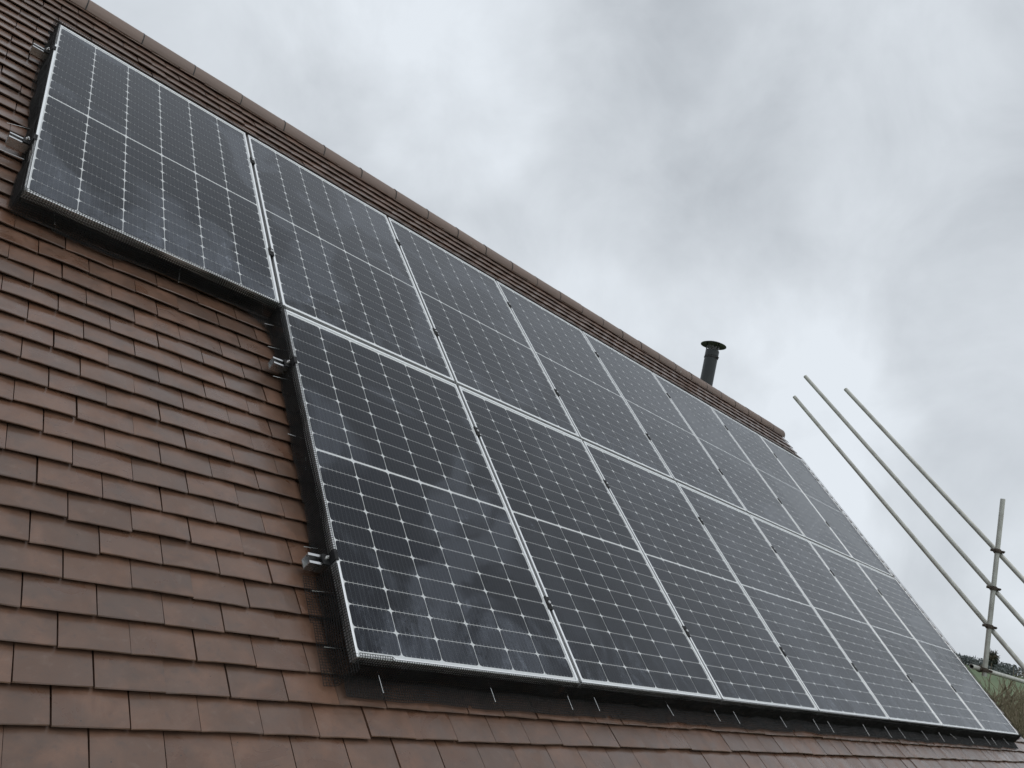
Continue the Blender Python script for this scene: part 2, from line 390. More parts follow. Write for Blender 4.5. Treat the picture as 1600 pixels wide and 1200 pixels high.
# roof deck in roof coordinates (both slopes)
roof_loc = on_house((0, 0, 0))
apex_r = world_to_roof((0, APEX[0], APEX[1] - 0.02))
deck = MB()
rear = world_to_roof((0, 2 * APEX[0] - roof_to_world(0, V_EAVE, -0.16).y, roof_to_world(0, V_EAVE, -0.16).z))
prof = [(V_EAVE, -0.140), (V_EAVE, -0.165), (apex_r.y - 0.02, apex_r.z - 0.09), (rear.y, rear.z - 0.03), (rear.y + 0.02, rear.z + 0.01), (apex_r.y, apex_r.z - 0.03)]
deck.prism(prof, U_LEFT, U_VERGE - 0.03)
roof = link('roof', deck.mesh('roof', M_CAVITY), house, roof_loc, roof_rot)
fa = MB().box(U_LEFT, U_VERGE - 0.03, V_EAVE - 0.022, V_EAVE - 0.002, -0.33, -0.15)
link('fascia_board', fa.mesh('fascia_board', M_FASCIA), roof)

# tiles: four slightly different warped meshes, tail at local y=0, top at z=0
TT, TL = 0.0088, 0.155
def tile_mesh(seed):
    rg = random.Random(seed); hw = (TW - 0.0032) / 2
    xs = [-hw, -hw * 0.45, hw * 0.45, hw]; V, F = [], []
    cam_ = 0.0016 + rg.uniform(-0.0008, 0.0012); tw = rg.uniform(-0.0010, 0.0010); wob = rg.uniform(-0.001, 0.001)
    def z(x, y): return -cam_ * (x / hw) ** 2 + tw * x / hw * (1 - y / TL) - 0.0012 * (1 - y / TL) * 0 
    rows = [(0.0045, -TT), (0.0, -0.0022), (0.0020, 0.0), (0.075, 0.0011), (TL, 0.0), (TL, -TT)]
    for y, zz in rows:
        for x in xs:
            yy = y + (wob * (x / hw) + rg.uniform(-0.0005, 0.0005) if y < 0.01 else 0)
            V.append((x, yy, zz + z(x, y)))
    n = len(xs)
    for r in range(len(rows) - 1):
        for q in range(n - 1):
            F.append((r*n+q, r*n+q+1, (r+1)*n+q+1, (r+1)*n+q))
    L = len(rows)
    F.append(tuple(r*n for r in reversed(range(L)))[::-1][::-1]); F.append(tuple(r*n+n-1 for r in range(L)))
    return V, F
TILES = [tile_mesh(i) for i in range(6)]
TILE_ME = [mesh_of('roof_tile', v, f, M_TILE) for v, f in TILES]
TILT = math.atan2(0.0160, GAUGE)
cam_r = world_to_roof(CAM_POS)
panels_rects = [(0.0, PU, PV, 2 * PV)] + [(PU, U_RIGHT, 0.0, 2 * PV)]
def project(p):
    d = p - CAM_POS; z = d.dot(CF)
    return (800 + FPX * d.dot(CR) / z, 600 + FPX * d.dot(CD) / z, z)
slots = []
row0 = int((V_EAVE - V0) / GAUGE) + 1
row = row0
while V0 + row * GAUGE < V_CONTACT + 0.02:
    v = V0 + row * GAUGE
    sh = 0.5 * (row % 2) * TW
    q = math.ceil((U_LEFT - U0 - sh) / TW)
    while True:
        u = U0 + sh + (q + 0.5) * TW
        if u + TW * 0.5 > U_VERGE + 0.10: break
        du = random.gauss(0, 0.0009); dv = random.gauss(0, 0.0016); dn = abs(random.gauss(0, 0.0011)); rz = random.gauss(0, 0.0045); ry = random.gauss(0, 0.006)
        if random.random() < 0.06: dv += random.uniform(-0.006, 0.004); dn += 0.0015; rz *= 1.8
        sx = 1.0
        if u + TW * 1.5 > U_VERGE + 0.10:       # last tile of the course is cut to the verge
            le = u - TW / 2; wd_ = U_VERGE + random.uniform(-0.006, 0.008) - le; sx = wd_ / TW; u = le + wd_ / 2; rz = 0
        slots.append((u + du, v + dv, N_TILE + dn, rz, ry, random.randrange(6), sx))
        q += 1
    row += 1
def tile_score(s):
    c = Vector((s[0], s[1] + GAUGE / 2, N_TILE)); px = project(roof_to_world(*c))
    if px[2] < 0.2 or not (-30 < px[0] < 1630 and -30 < px[1] < 1240): return 0
    k = (c.z - 0) / (c.z - cam_r.z)            # ray to camera crosses n = 0 here
    h = c + (cam_r - c) * k
    for (a0, a1, b0, b1) in panels_rects:
        if a0 - 0.02 < h.x < a1 + 0.02 and b0 + 0.03 < h.y < b1: return 0
    return 1 / px[2] ** 2
order = sorted(range(len(slots)), key=lambda i: -tile_score(slots[i]))
single = set(i for i in order[:300] if tile_score(slots[i]) > 0)
BV, BF = [], []
for i, (u, v, n_, rz, ry, k, sx) in enumerate(slots):
    if i in single:
        link('roof_tile', TILE_ME[k], roof, (u, v, n_), (-TILT, ry, rz)).scale = (sx, 1, 1)
    else:
        M = Matrix.Translation((u, v, n_)) @ Matrix.Rotation(rz, 4, 'Z') @ Matrix.Rotation(ry, 4, 'Y') @ Matrix.Rotation(-TILT, 4, 'X') @ Matrix.Diagonal((sx, 1, 1, 1))
        vs, fs = TILES[k]; b = len(BV)
        BV += [tuple(M @ Vector(p_)) for p_ in vs]; BF += [tuple(b + j for j in f) for f in fs]
link('roof_tiles', mesh_of('roof_tiles', BV, BF, M_TILE), roof, kind='stuff')
# rear slope: plain tiled courses as one stepped sheet
RV = MB(); 
fr_ = Vector((APEX[0], APEX[1])); sl = Vector((CT, -ST)); nn = Vector((ST, CT))
pf = []
K = int((V_CONTACT - V_EAVE) / GAUGE)
for k in range(K):
    a_ = fr_ + sl * (0.10 + k * GAUGE) - nn * 0.018; b_ = fr_ + sl * (0.10 + (k + 1) * GAUGE) - nn * 0.006
    pf += [a_, b_]
pf += [pf[-1] - nn * 0.03, pf[0] - nn * 0.03]
RV.prism([(p_.x, p_.y) for p_ in reversed(pf)], U_LEFT, U_VERGE)
RV.v = [tuple(world_to_roof(p_)) for p_ in RV.v]
link('rear_slope', RV.mesh('rear_slope', M_TILE), roof)

# ridge tiles
def arc_mesh(name, r0, r1, length, material, a_lo=-9, steps=16, taper=0.0):
    mb = MB(); pr = []
    for i in range(steps + 1):
        a_ = math.radians(a_lo + (180 - 2 * a_lo) * i / steps); pr.append((math.cos(a_), math.sin(a_)))
    prof_o = [(x * r1, z * r1) for x, z in pr] + [(x * r0, z * r0) for x, z in reversed(pr)]
    b = 0; k = len(prof_o)
    for x, s in ((0, 1.0), (length, 1.0 - taper)):
        mb.v += [(x, y * s, z * s) for y, z in prof_o]
    for i in range(k):
        j = (i + 1) % k; mb.f.append((i, j, k + j, k + i))
    for i in range(steps):
        mb.f.append((i, k - 1 - i, k - 2 - i, i + 1)); mb.f.append((k + i, k + i + 1, 2*k - 2 - i, 2*k - 1 - i))
    me = mb.mesh(name, material); 
    bm = bmesh.new(); bm.from_mesh(me); bmesh.ops.recalc_face_normals(bm, faces=bm.faces); bm.to_mesh(me); bm.free()
    return smooth_by_angle(me, 35)
RL = 0.3305; RR = 0.089
ridge_me = arc_mesh('ridge_tile', RR - 0.012, RR, RL - 0.006, M_RIDGE, taper=0.007)
seal_me = arc_mesh('ridge_seal', RR - 0.006, RR + 0.0018, 0.006, M_DARK)
rc = world_to_roof((0, APEX[0], APEX[1] - 0.070))
u = 0.475 - RL * 9
while u < U_VERGE - 0.06:
    L_ok = u + RL < U_VERGE + 0.12
    if not L_ok: break
    o = link('ridge_tile', ridge_me, roof, (u + 0.003, rc.y, rc.z + random.gauss(0, 0.001)), (-TH, random.gauss(0, 0.003), random.gauss(0, 0.002)))
    link('ridge_seal', seal_me, roof, (u - 0.004, rc.y, rc.z), (-TH, 0, 0))
    u += RL
# closed end of the last ridge tile
cap = MB(); ks = 16
cap.v = [(0, 0, -0.02)] + [(0, math.cos(math.radians(-9 + 198 * i / ks)) * (RR - 0.004), math.sin(math.radians(-9 + 198 * i / ks)) * (RR - 0.004)) for i in range(ks + 1)]
b = len(cap.v); cap.v += [(0.012, y, z) for _, y, z in cap.v]
for i in range(1, ks + 1): cap.f += [(0, i + 1, i), (b, b + i, b + i + 1), (i, i + 1, b + i + 1, b + i)]
link('ridge_end_cap', cap.mesh('ridge_end_cap', M_RIDGE), roof, (u - 0.02, rc.y, rc.z), (-TH, 0, 0))

# ------------------------------------------------------------------ solar panels
FH, LIP = 0.035, 0.0105
pw, ph = PU - GAP, PV - GAP
def frame_mesh():
    mb = MB()
    # bottom, top, left, right members with a narrow lip over the glass
    mb.box(0, pw, 0, LIP, -FH, 0); mb.box(0, pw, ph - LIP, ph, -FH, 0)
    mb.box(0, LIP, LIP + 0.0002, ph - LIP - 0.0002, -FH, 0); mb.box(pw - LIP, pw, LIP + 0.0002, ph - LIP - 0.0002, -FH, 0)
    return bevel(mb.mesh('frame', M_FRAME), 0.0012)
FRAME_ME = frame_mesh()
BACK_ME = MB().box(LIP - 0.002, pw - LIP + 0.002, LIP - 0.002, ph - LIP + 0.002, -0.0085, -0.0055).mesh('backsheet', M_BACK)
gm = MB(); g0, g1, h0, h1 = LIP - 0.001, pw - LIP + 0.001, LIP - 0.001, ph - LIP + 0.001
gm.v = [(g0, h0, -0.0022), (g1, h0, -0.0022), (g1, h1, -0.0022), (g0, h1, -0.0022)]; gm.f = [(0, 1, 2, 3)]
GLASS_ME = gm.mesh('glass_pane', M_GLASS)
def cell_mesh():
    x, y, c_ = CW / 2, CH / 2, CHAM; q = c_ * 0.42
    o = [(-x + c_, -y), (x - c_, -y), (x - q*0.6, -y + q*0.6), (x, -y + c_), (x, y - c_), (x - q*0.6, y - q*0.6), (x - c_, y), (-x + c_, y), (-x + q*0.6, y - q*0.6), (-x, y - c_), (-x, -y + c_), (-x + q*0.6, -y + q*0.6)]
    k = len(o); V = [(a_, b_, 0.0006) for a_, b_ in o] + [(a_, b_, 0.0) for a_, b_ in o]
    F = [tuple(range(k))] + [(i, k + i, k + (i + 1) % k, (i + 1) % k) for i in range(k)]
    return mesh_of('solar_cell', V, F, M_CELL)
CELL_ME = cell_mesh()
GX, GY, GMID = 0.0031, 0.0025, 0.0110
cells_w = 6 * CW + 5 * GX; cells_h = 20 * CH + 18 * GY + GMID
def cell_pos():
    for j in range(20):
        yy = (ph - cells_h) / 2 + CH / 2 + j * (CH + GY) + (GMID - GY if j >= 10 else 0)
        for i in range(6):
            yield (pw - cells_w) / 2 + CW / 2 + i * (CW + GX), yy
CELLS = list(cell_pos())
GRIME = {(0, 1): 1.0, (1, 1): 0.8, (1, 0): 0.9, (2, 1): 0.45, (3, 0): 0.3, (4, 0): 0.4, (6, 0): 0.35, (7, 0): 0.55, (6, 1): 0.3, (5, 1): 0.25}
def add_panel(i, r, label):
    rg = random.Random(i * 10 + r)
    dn = rg.uniform(-0.001, 0.001)
    root = link('solar_panel', None, None, roof_to_world(i * PU + GAP / 2 + rg.uniform(-0.0008, 0.0008), r * PV + (0 if r == 0 else GAP / 2) + rg.uniform(-0.001, 0.001), dn), (TH, 0, 0),
                label, 'solar panel', 'solar panels in two rows on the roof')
    link('frame', FRAME_ME, root); link('backsheet', BACK_ME, root)
    for x, y in CELLS: link('solar_cell', CELL_ME, root, (x, y, -0.0052))
    g_ = GRIME.get((i, r), 0.18); link('glass_pane', GLASS_ME, root).color = (g_, g_, g_, 1)
TOPL = ['leftmost solar panel of the upper row, standing out past the lower row over bare tiles'] + \
       ['%s solar panel from the left in the upper row below the ridge' % ORD[i] for i in range(1, 7)] + \
       ['rightmost solar panel of the upper row, at the end of the ridge']
BOTL = {1: 'leftmost solar panel of the lower row, nearest the camera beside brown tiles'}
for i in range(2, 7): BOTL[i] = '%s solar panel from the left in the lower row' % ORD[i - 1]
BOTL[7] = 'rightmost solar panel of the lower row, beside the scaffold'
for i in range(8): add_panel(i, 1, TOPL[i])
for i in range(1, 8): add_panel(i, 0, BOTL[i])

# ------------------------------------------------------------------ rails, clamps
RAILS = [(3.125, 0.0, 'upper rail of the upper row'), (2.165, 0.0, 'lower rail of the upper row'), (1.360, PU, 'upper rail of the lower row'), (0.368, PU, 'lower rail of the lower row')]
def rail_profile():     # channel with a slot along its top (y, z), rail top at z=0
    return [(0.020, 0.0), (0.0105, 0.0), (0.0105, -0.004), (0.0165, -0.004), (0.0165, -0.036), (-0.0165, -0.036), (-0.0165, -0.004), (-0.0105, -0.004),
            (-0.0105, 0.0), (-0.020, 0.0), (-0.020, -0.040), (0.020, -0.040)]
hook = MB().box(-0.018, 0.018, -0.055, -0.0205, -0.046, -0.0405).box(-0.018, 0.018, -0.0203, 0.025, -0.0462, -0.0403)
hook.box(-0.018, 0.018, -0.055, -0.049, -0.064, -0.0462).box(-0.018, 0.018, -0.049, 0.09, -0.064, -0.0585)
HOOK_ME = hook.mesh('roof_hook', M_ALU)
for k, (v, u0, nm) in enumerate(RAILS):
    e0, e1 = u0 - 0.068, U_RIGHT + 0.035
    r_ = link('mounting_rail', None, None, roof_to_world(u0, v, -FH - 0.0008), (TH, 0, 0), 'silver aluminium mounting rail under the panels, ' + nm, 'rail', 'mounting rails under the panels')
    me = MB().prism(rail_profile(), e0 - u0, e1 - u0).mesh('channel', M_ALU)
    bm = bmesh.new(); bm.from_mesh(me); bmesh.ops.recalc_face_normals(bm, faces=bm.faces); bm.to_mesh(me); bm.free()
    link('channel', me, r_)
    x = 0.28
    while x < U_RIGHT - u0: link('roof_hook', HOOK_ME, r_, (x, 0, 0)); x += 1.18
# mid clamps
mc = MB().box(-0.0135, 0.0135, -0.031, 0.031, 0.0012, 0.0045).box(-0.0065, 0.0065, -0.031, 0.031, -0.034, 0.0011)
MC_ME = bevel(mc.mesh('clamp_body', M_BLACK), 0.0007)
BOLT_ME = smooth_by_angle(MB().tube((0, 0, 0.0046), (0, 0, 0.0105), 0.0068, k=14).tube((0, 0, 0.0107), (0, 0, 0.0115), 0.0035, k=6).mesh('bolt', M_STEEL))
for k, (v, u0, nm) in enumerate(RAILS):
    for d in range(int(round(u0 / PU)) + 1, 8):
        r_ = link('mid_clamp', None, None, roof_to_world(d * PU, v + random.uniform(-0.012, 0.012), 0.0), (TH, 0, 0),
                  'black mid clamp on %s, %s gap from left' % (nm, ORD[d - 1 - int(round(u0 / PU))]), 'clamp', 'black clamps between panels')
        link('clamp_body', MC_ME, r_); link('bolt', BOLT_ME, r_)
# end clamps at the left ends, stepped bracket with bolt
ec = MB().box(-0.030, -0.0012, -0.021, 0.021, -0.034, -0.028).box(-0.0062, -0.0012, -0.021, 0.021, -0.0278, 0.0012).box(-0.0062, 0.0085, -0.021, 0.021, 0.0013, 0.0042)
EC_ME = bevel(ec.mesh('clamp_body', M_BLACK), 0.0007)
EB_ME = smooth_by_angle(MB().tube((-0.018, 0, -0.0279), (-0.018, 0, -0.018), 0.0066, k=14).tube((-0.018, 0, -0.0179), (-0.018, 0, -0.012), 0.0038, k=8).mesh('bolt', M_STEEL))
for k, (v, u0, nm) in enumerate(RAILS):
    r_ = link('end_clamp', None, None, roof_to_world(u0 + GAP / 2, v, 0), (TH, 0, 0), 'black end clamp at the left end of the ' + nm, 'clamp', 'black end clamps on the rails')
    link('clamp_body', EC_ME, r_); link('bolt', EB_ME, r_)
    r_ = link('end_clamp', None, None, roof_to_world(U_RIGHT - GAP / 2, v, 0), (TH, 0, math.pi) if False else (TH, 0, 0), 'black end clamp at the far right end of the ' + nm, 'clamp', 'black end clamps on the rails')
    q_ = link('clamp_body', EC_ME, r_, rot=(0, 0, math.pi)); link('bolt', EB_ME, r_, rot=(0, 0, math.pi))

# ------------------------------------------------------------------ bird mesh
WP, WR = 0.0095, 0.00115
def smooth_noise(seed, period):
    rg = np.random.default_rng(seed); tab = rg.normal(0, 1, 4000)
    def f(s):
        x = s / period + 500; i = int(math.floor(x)); t_ = x - i; t_ = t_ * t_ * (3 - 2 * t_)
        return tab[i] * (1 - t_) + tab[i + 1] * t_
    return f
def bird_mesh(label, base, along, outw, length, prof_fn, seed, wob=0.003, flare2=False):
    """base (u,v) of the panel edge, unit vectors along the edge and outwards; prof_fn(s) gives (e,n) polyline"""
    f1, f2, f3 = smooth_noise(seed, 0.11), smooth_noise(seed + 1, 0.045), smooth_noise(seed + 2, 0.3)
    n_s = int(length / WP) + 1; rows = []
    for i in range(n_s):
        s = i * WP; pr = prof_fn(s); pts = []; acc_ = 0.0
        L = [0]
        for a_, b_ in zip(pr[:-1], pr[1:]): L.append(L[-1] + math.hypot(b_[0] - a_[0], b_[1] - a_[1]))
        tot = L[-1] + f2(s) * 0.002; x = 0.0; q = 0
        while x <= tot:
            while q < len(L) - 2 and x > L[q + 1]: q += 1
            t_ = (x - L[q]) / max(1e-6, L[q + 1] - L[q]); t_ = min(t_, 1.2)
            e = pr[q][0] + (pr[q+1][0] - pr[q][0]) * t_; n_ = pr[q][1] + (pr[q+1][1] - pr[q][1]) * t_
            k = x / max(tot, 1e-6); amp = wob * math.sin(min(1.0, k * 1.6) * math.pi * 0.5)
            e += amp * (f1(s) * 0.8 + f3(s) * 1.2) ; n_ += 0.35 * wob * f1(s + 3.3) * (1 if 0.15 < k < 0.7 else 0.25)
            ss = s + 0.25 * wob * f2(s + x * 3)
            pts.append((base[0] + along[0] * ss + outw[0] * e, base[1] + along[1] * ss + outw[1] * e, max(n_, -0.0945 + 0.0015)))
            x += WP
        rows.append(pts)
    # the strip is folded: a second, looser layer hangs just outside the first
    rows2 = []
    for i, r in enumerate(rows):
        s = (i + 0.5) * WP; e2 = 0.004 + 0.0022 * f1(s + 7.7); sh_ = 0.0015 * f2(s + 1.1); out2 = []
        for (pu_, pv_, pn_) in r:
            if pn_ > -0.004 or (pn_ < -0.084 and not flare2): continue
            out2.append((pu_ + along[0] * (WP * 0.5 + sh_) + outw[0] * e2, pv_ + along[1] * (WP * 0.5 + sh_) + outw[1] * e2, max(pn_ - WP * 0.45, -0.0915)))
        rows2.append(out2)
    A, B = [], []
    for i, r in enumerate(rows2):
        for a_, b_ in zip(r[:-1], r[1:]): A.append(a_); B.append(b_)
        if i + 1 < len(rows2):
            for a_, b_ in zip(r, rows2[i + 1]): A.append(a_); B.append(b_)
    for i, r in enumerate(rows):
        for a_, b_ in zip(r[:-1], r[1:]): A.append(a_); B.append(b_)
        if i + 1 < len(rows):
            for a_, b_ in zip(r, rows[i + 1]): A.append(a_); B.append(b_)
    V_, F_ = tubes_np(A, B, WR, 3)
    o = Vector((base[0], base[1], 0)); V_ = V_ - np.array(o)
    link('bird_mesh', mesh_np('bird_mesh', V_, F_, M_WIRE), None, roof_to_world(*o), (TH, 0, 0), label, 'bird mesh', 'black bird mesh round the panels')
def lerp_tab(tab):
    def f(s):
        for (a_, b_), (c_, d_) in zip(tab[:-1], tab[1:]):
            if s <= c_: return b_ + (d_ - b_) * max(0, (s - a_)) / (c_ - a_)
        return tab[-1][1]
    return f
TOPN = 0.0032; FN = -0.0895
def prof_flare(fl, lap=0.012, bulge=0.010, top=TOPN):
    def f(s):
        e = fl(s) if callable(fl) else fl; l_ = lap(s) if callable(lap) else lap
        mid = min(bulge, max(e, 0.004))
        return [(-l_, top), (0.0025, min(top, TOPN)), (0.004, -0.010), (mid * 0.8, -0.045), (mid, -0.078), (mid + 0.006, FN + 0.003), (max(e, mid + 0.008), FN)]
    return f
eL, eB = GAP / 2, 0.0
bird_mesh('black bird mesh along the left side of the upper left panel', (eL, PV + GAP / 2 - 0.01), (0, 1), (-1, 0), PV + 0.03,
          prof_flare(lerp_tab([(0, 0.028), (0.3, 0.024), (0.7, 0.012), (1.2, 0.036), (1.6, 0.030), (1.8, 0.02)]), lambda s: -0.001 if 0.43 < s < 1.45 else 0.006), 5, 0.004)
bird_mesh('black bird mesh hanging below the upper left panel', (eL - 0.01, PV + GAP / 2), (1, 0), (0, -1), PU + 0.005,
          prof_flare(lerp_tab([(0, 0.02), (0.22, 0.05), (0.6, 0.024), (0.9, 0.03), (1.02, 0.09), (1.1, 0.10)]), lerp_tab([(0, 0.013), (0.4, 0.012), (0.8, 0.007), (1.06, 0.005)]), 0.018), 15, 0.0045)
bird_mesh('black bird mesh down the left side of the lower row', (PU + eL, 0.372), (0, 1), (-1, 0), PV - 0.365,
          prof_flare(lerp_tab([(0, 0.03), (0.2, 0.026), (0.6, 0.012), (0.95, 0.004), (1.2, 0.03), (1.37, 0.07)]), 0.005, 0.012), 25, 0.0045)
bird_mesh('flared flap of black bird mesh at the lower left corner of the array', (PU + eL, -0.045), (0, 1), (-1, 0), 0.385,
          prof_flare(lerp_tab([(0, 0.060), (0.1, 0.066), (0.36, 0.075)]), lambda s: -0.002, 0.012), 35, 0.003)
bird_mesh('long strip of black bird mesh along the bottom of the lower row', (PU + eL + 0.012, eB), (1, 0), (0, -1), U_RIGHT - PU + 0.02,
          prof_flare(0.076, lambda s: (0.012 if s < 0.13 else 0.003) , 0.012), 45, 0.0028, True)
bird_mesh('black bird mesh along the right side of the array at the verge', (U_RIGHT - eL, -0.02), (0, 1), (1, 0), 2 * PV + 0.02,
          prof_flare(0.05, -0.004, 0.02, 0.020), 55, 0.012)
bird_mesh('black bird mesh along the top of the upper row below the ridge', (eL - 0.02, 2 * PV), (1, 0), (0, 1), U_RIGHT,
          prof_flare(0.05, -0.003, 0.012, 0.014), 65, 0.006)

# ------------------------------------------------------------------ steel pins that hold the mesh
PIN = {
 'below': [((0.13, 1.787), (0.141, 1.714)), ((0.618, 1.769), (0.611, 1.674)), ((1.001, 1.803), (0.996, 1.721))],
 'side': [((1.074, 1.651), (0.998, 1.641)), ((1.084, 1.493), (0.994, 1.48)), ((1.078, 1.296), (0.995, 1.29)), ((1.09, 0.962), (1.015, 0.967)), ((1.06, 0.799), (1.078, 0.88)),
          ((1.077, 0.435), (0.998, 0.434)), ((1.082, 0.265), (1.0, 0.262)), ((1.078, 0.062), (1.008, 0.065))],
 'bottom': [((1.183, 0.002), (1.193, -0.067)), ((1.665, 0.001), (1.674, -0.065)), ((2.077, -0.002), (2.085, -0.07)), ((2.242, 0.004), (2.252, -0.066)), ((2.755, -0.006), (2.778, -0.06)),
            ((3.147, -0.004), (3.165, -0.067)), ((3.33, -0.001), (3.345, -0.07)), ((3.815, 0.0), (3.833, -0.07)), ((4.218, -0.004), (4.228, -0.072)), ((4.403, -0.007), (4.413, -0.079)),
            ((4.923, -0.004), (4.925, -0.081)), ((5.276, -0.006), (5.293, -0.08)), ((5.521, -0.009), (5.546, -0.078)), ((5.964, -0.006), (5.987, -0.079)), ((6.328, -0.007), (6.337, -0.079)),
            ((6.578, -0.013), (6.673, -0.052)), ((7.044, -0.01), (7.053, -0.075)), ((7.48, -0.012), (7.509, -0.072)), ((7.684, -0.004), (7.696, -0.075)), ((8.059, -0.006), (8.111, -0.065))],
 'upper': [((-0.008, 2.063), (-0.081, 2.066)), ((-0.01, 2.327), (-0.08, 2.30))]}
PL = {'below': 'thin bright steel pin poking through mesh below the upper left panel, %s from the left',
      'side': 'thin bright steel pin at the left side of the lower row, %s from the top',
      'bottom': 'thin bright steel pin below the lower row, %s from the left',
      'upper': 'thin bright steel pin at the left side of the upper left panel, %s from below'}
for key, lst in PIN.items():
    for i, ((a0, a1), (b0, b1)) in enumerate(lst):
        a_ = Vector((a0, a1, -0.058)); b_ = Vector((b0, b1, -0.064)); d_ = (b_ - a_).normalized()
        mb = MB().tube((a_ - b_) * 1.12, (0, 0, 0), 0.0011, k=6); mb.tube((0, 0, 0), d_ * 0.0015, 0.0016, k=6)
        link('mesh_pin', mb.mesh('mesh_pin', M_STEEL, False), None, roof_to_world(*b_), (TH, 0, 0), PL[key] % ORD[i], 'pin', 'steel pins through the bird mesh')

# ------------------------------------------------------------------ flue
fd = pixel_dir(1103, 600); fy = APEX[0] + 0.27; lam = (fy - CAM_POS.y) / fd.y
fx_, fz = CAM_POS.x + fd.x * lam, CAM_POS.z + fd.z * lam
FR = 0.082; z_top = 3.43 - fz + 0.075
flue = link('flue', None, None, (fx_, fy, fz - 0.55), (0, 0, 0), 'black round stove flue with a flat cowl behind the ridge', 'flue')
zt = z_top + 0.55
pipe = MB().lathe([(FR, 0), (FR, zt - 0.075), (FR + 0.0025, zt - 0.073), (FR + 0.0025, zt - 0.002), (FR, zt), (FR - 0.012, zt), (FR - 0.012, zt - 0.3)], 32)
link('pipe', smooth_by_angle(pipe.mesh('pipe', M_FLUE)), flue)
band = MB().lathe([(FR + 0.0027, zt - 0.100), (FR + 0.006, zt - 0.100), (FR + 0.006, zt - 0.084), (FR + 0.0027, zt - 0.084)], 32)
band.box(-0.012, 0.012, -FR - 0.022, -FR - 0.0062, zt - 0.101, zt - 0.083)
link('locking_band', smooth_by_angle(band.mesh('locking_band', M_DARK)), flue)
cz = zt + 0.075
cowl = MB().lathe([(0.0005, cz + 0.042), (0.06, cz + 0.036), (0.12, cz + 0.018), (0.158, cz + 0.002), (0.160, cz - 0.004), (0.157, cz - 0.004), (0.12, cz + 0.010), (0.0005, cz + 0.020)], 36)
link('cowl_cap', smooth_by_angle(cowl.mesh('cowl_cap', M_FLUE), 50), flue)
for a_ in (20, 140, 260):
    x, y = math.cos(math.radians(a_)), math.sin(math.radians(a_))
    sb = MB(); sb.tube((x * (FR - 0.004), y * (FR - 0.004), zt - 0.03), (x * (FR + 0.004), y * (FR + 0.004), cz + 0.015), 0.007, k=6)
    link('strut', sb.mesh('strut', M_FLUE), flue)
A_, B_ = [], []
for i in range(40):
    a_ = 2 * math.pi * i / 40; A_.append((math.cos(a_) * (FR - 0.007), math.sin(a_) * (FR - 0.007), zt - 0.01)); B_.append((math.cos(a_) * (FR - 0.007), math.sin(a_) * (FR - 0.007), cz + 0.016))
    b2 = 2 * math.pi * (i + 1) / 40
    for zz in (0.02, 0.045): A_.append((math.cos(a_) * (FR - 0.007), math.sin(a_) * (FR - 0.007), zt + zz)); B_.append((math.cos(b2) * (FR - 0.007), math.sin(b2) * (FR - 0.007), zt + zz))
link('bird_guard', mesh_np('bird_guard', *tubes_np(A_, B_, 0.0008), M_ALU), flue)

# ------------------------------------------------------------------ scaffold beyond the gable
SU, SY = 9.2, 0.528
TR = 0.0242
def scaffold_tube(name, a, b, label, material=M_GALV, cat='scaffold tube'):
    a = Vector(a); b = Vector(b)
    d = (b - a).normalized(); x = d.orthogonal().normalized(); y = d.cross(x); k = 20; mb = MB(); L = (b - a).length
    prof = [(TR - 0.004, 0.04), (TR - 0.004, 0.0), (TR, 0.0), (TR, L), (TR - 0.004, L), (TR - 0.004, L - 0.04)]
    for i in range(k):
        t_ = 2 * math.pi * i / k; o = x * math.cos(t_) + y * math.sin(t_)
        mb.v += [tuple(o * r + d * z) for r, z in prof]
    n = len(prof)
    for i in range(k):
        j = (i + 1) % k
        for q in range(n - 1): mb.f.append((i*n+q, j*n+q, j*n+q+1, i*n+q+1))
    me = mb.mesh(name, material)
    bm = bmesh.new(); bm.from_mesh(me); bmesh.ops.recalc_face_normals(bm, faces=bm.faces); bm.to_mesh(me); bm.free()
    link(name, smooth_by_angle(me), None, a, (0, 0, 0), label, cat, 'steel scaffold tubes beyond the gable')
scaffold_tube('scaffold_standard', (SU, SY, 0.44), (SU, SY, 2.318), 'upright grey steel scaffold tube crossed by three sloping tubes')
DRAKE = Vector((0, CT, ST))
ROFF = 2 * TR + 0.002
rake = [('lowest of three sloping scaffold tubes, nearest the solar panels', (9.2, 3.115, 3.444), 0.944, 'lower'),
        ('middle of three sloping scaffold tubes, reaching highest', (9.2, 3.01, 3.74), 1.344, 'middle'),
        ('outermost of three sloping scaffold tubes on the right', (9.2, 2.432, 3.562), 1.74, 'upper')]
cross = []
for lb, top, zc, nm in rake:
    # beyond the standard: same sight line pushed out by one tube
    k = (SU + ROFF - CAM_POS.x) / (SU - CAM_POS.x)
    tp = CAM_POS + (Vector(top) - CAM_POS) * k; cp = CAM_POS + (Vector((SU, SY, zc)) - CAM_POS) * k
    d_ = (tp - cp).normalized()
    scaffold_tube('guard_rail', cp - d_ * 1.9, tp, 'grey steel tube, ' + lb); cross.append((cp, d_, nm))
scaffold_tube('transom', (SU - 0.27, SY + ROFF, 0.502), (SU + 3.4, SY + ROFF, 0.502), 'level grey steel scaffold tube at the foot of the upright')
scaffold_tube('scaffold_standard', (SU + 2.6, SY, GZ), (SU + 2.6, SY, 2.4), 'tall upright scaffold tube carrying the outer end of the level tube')
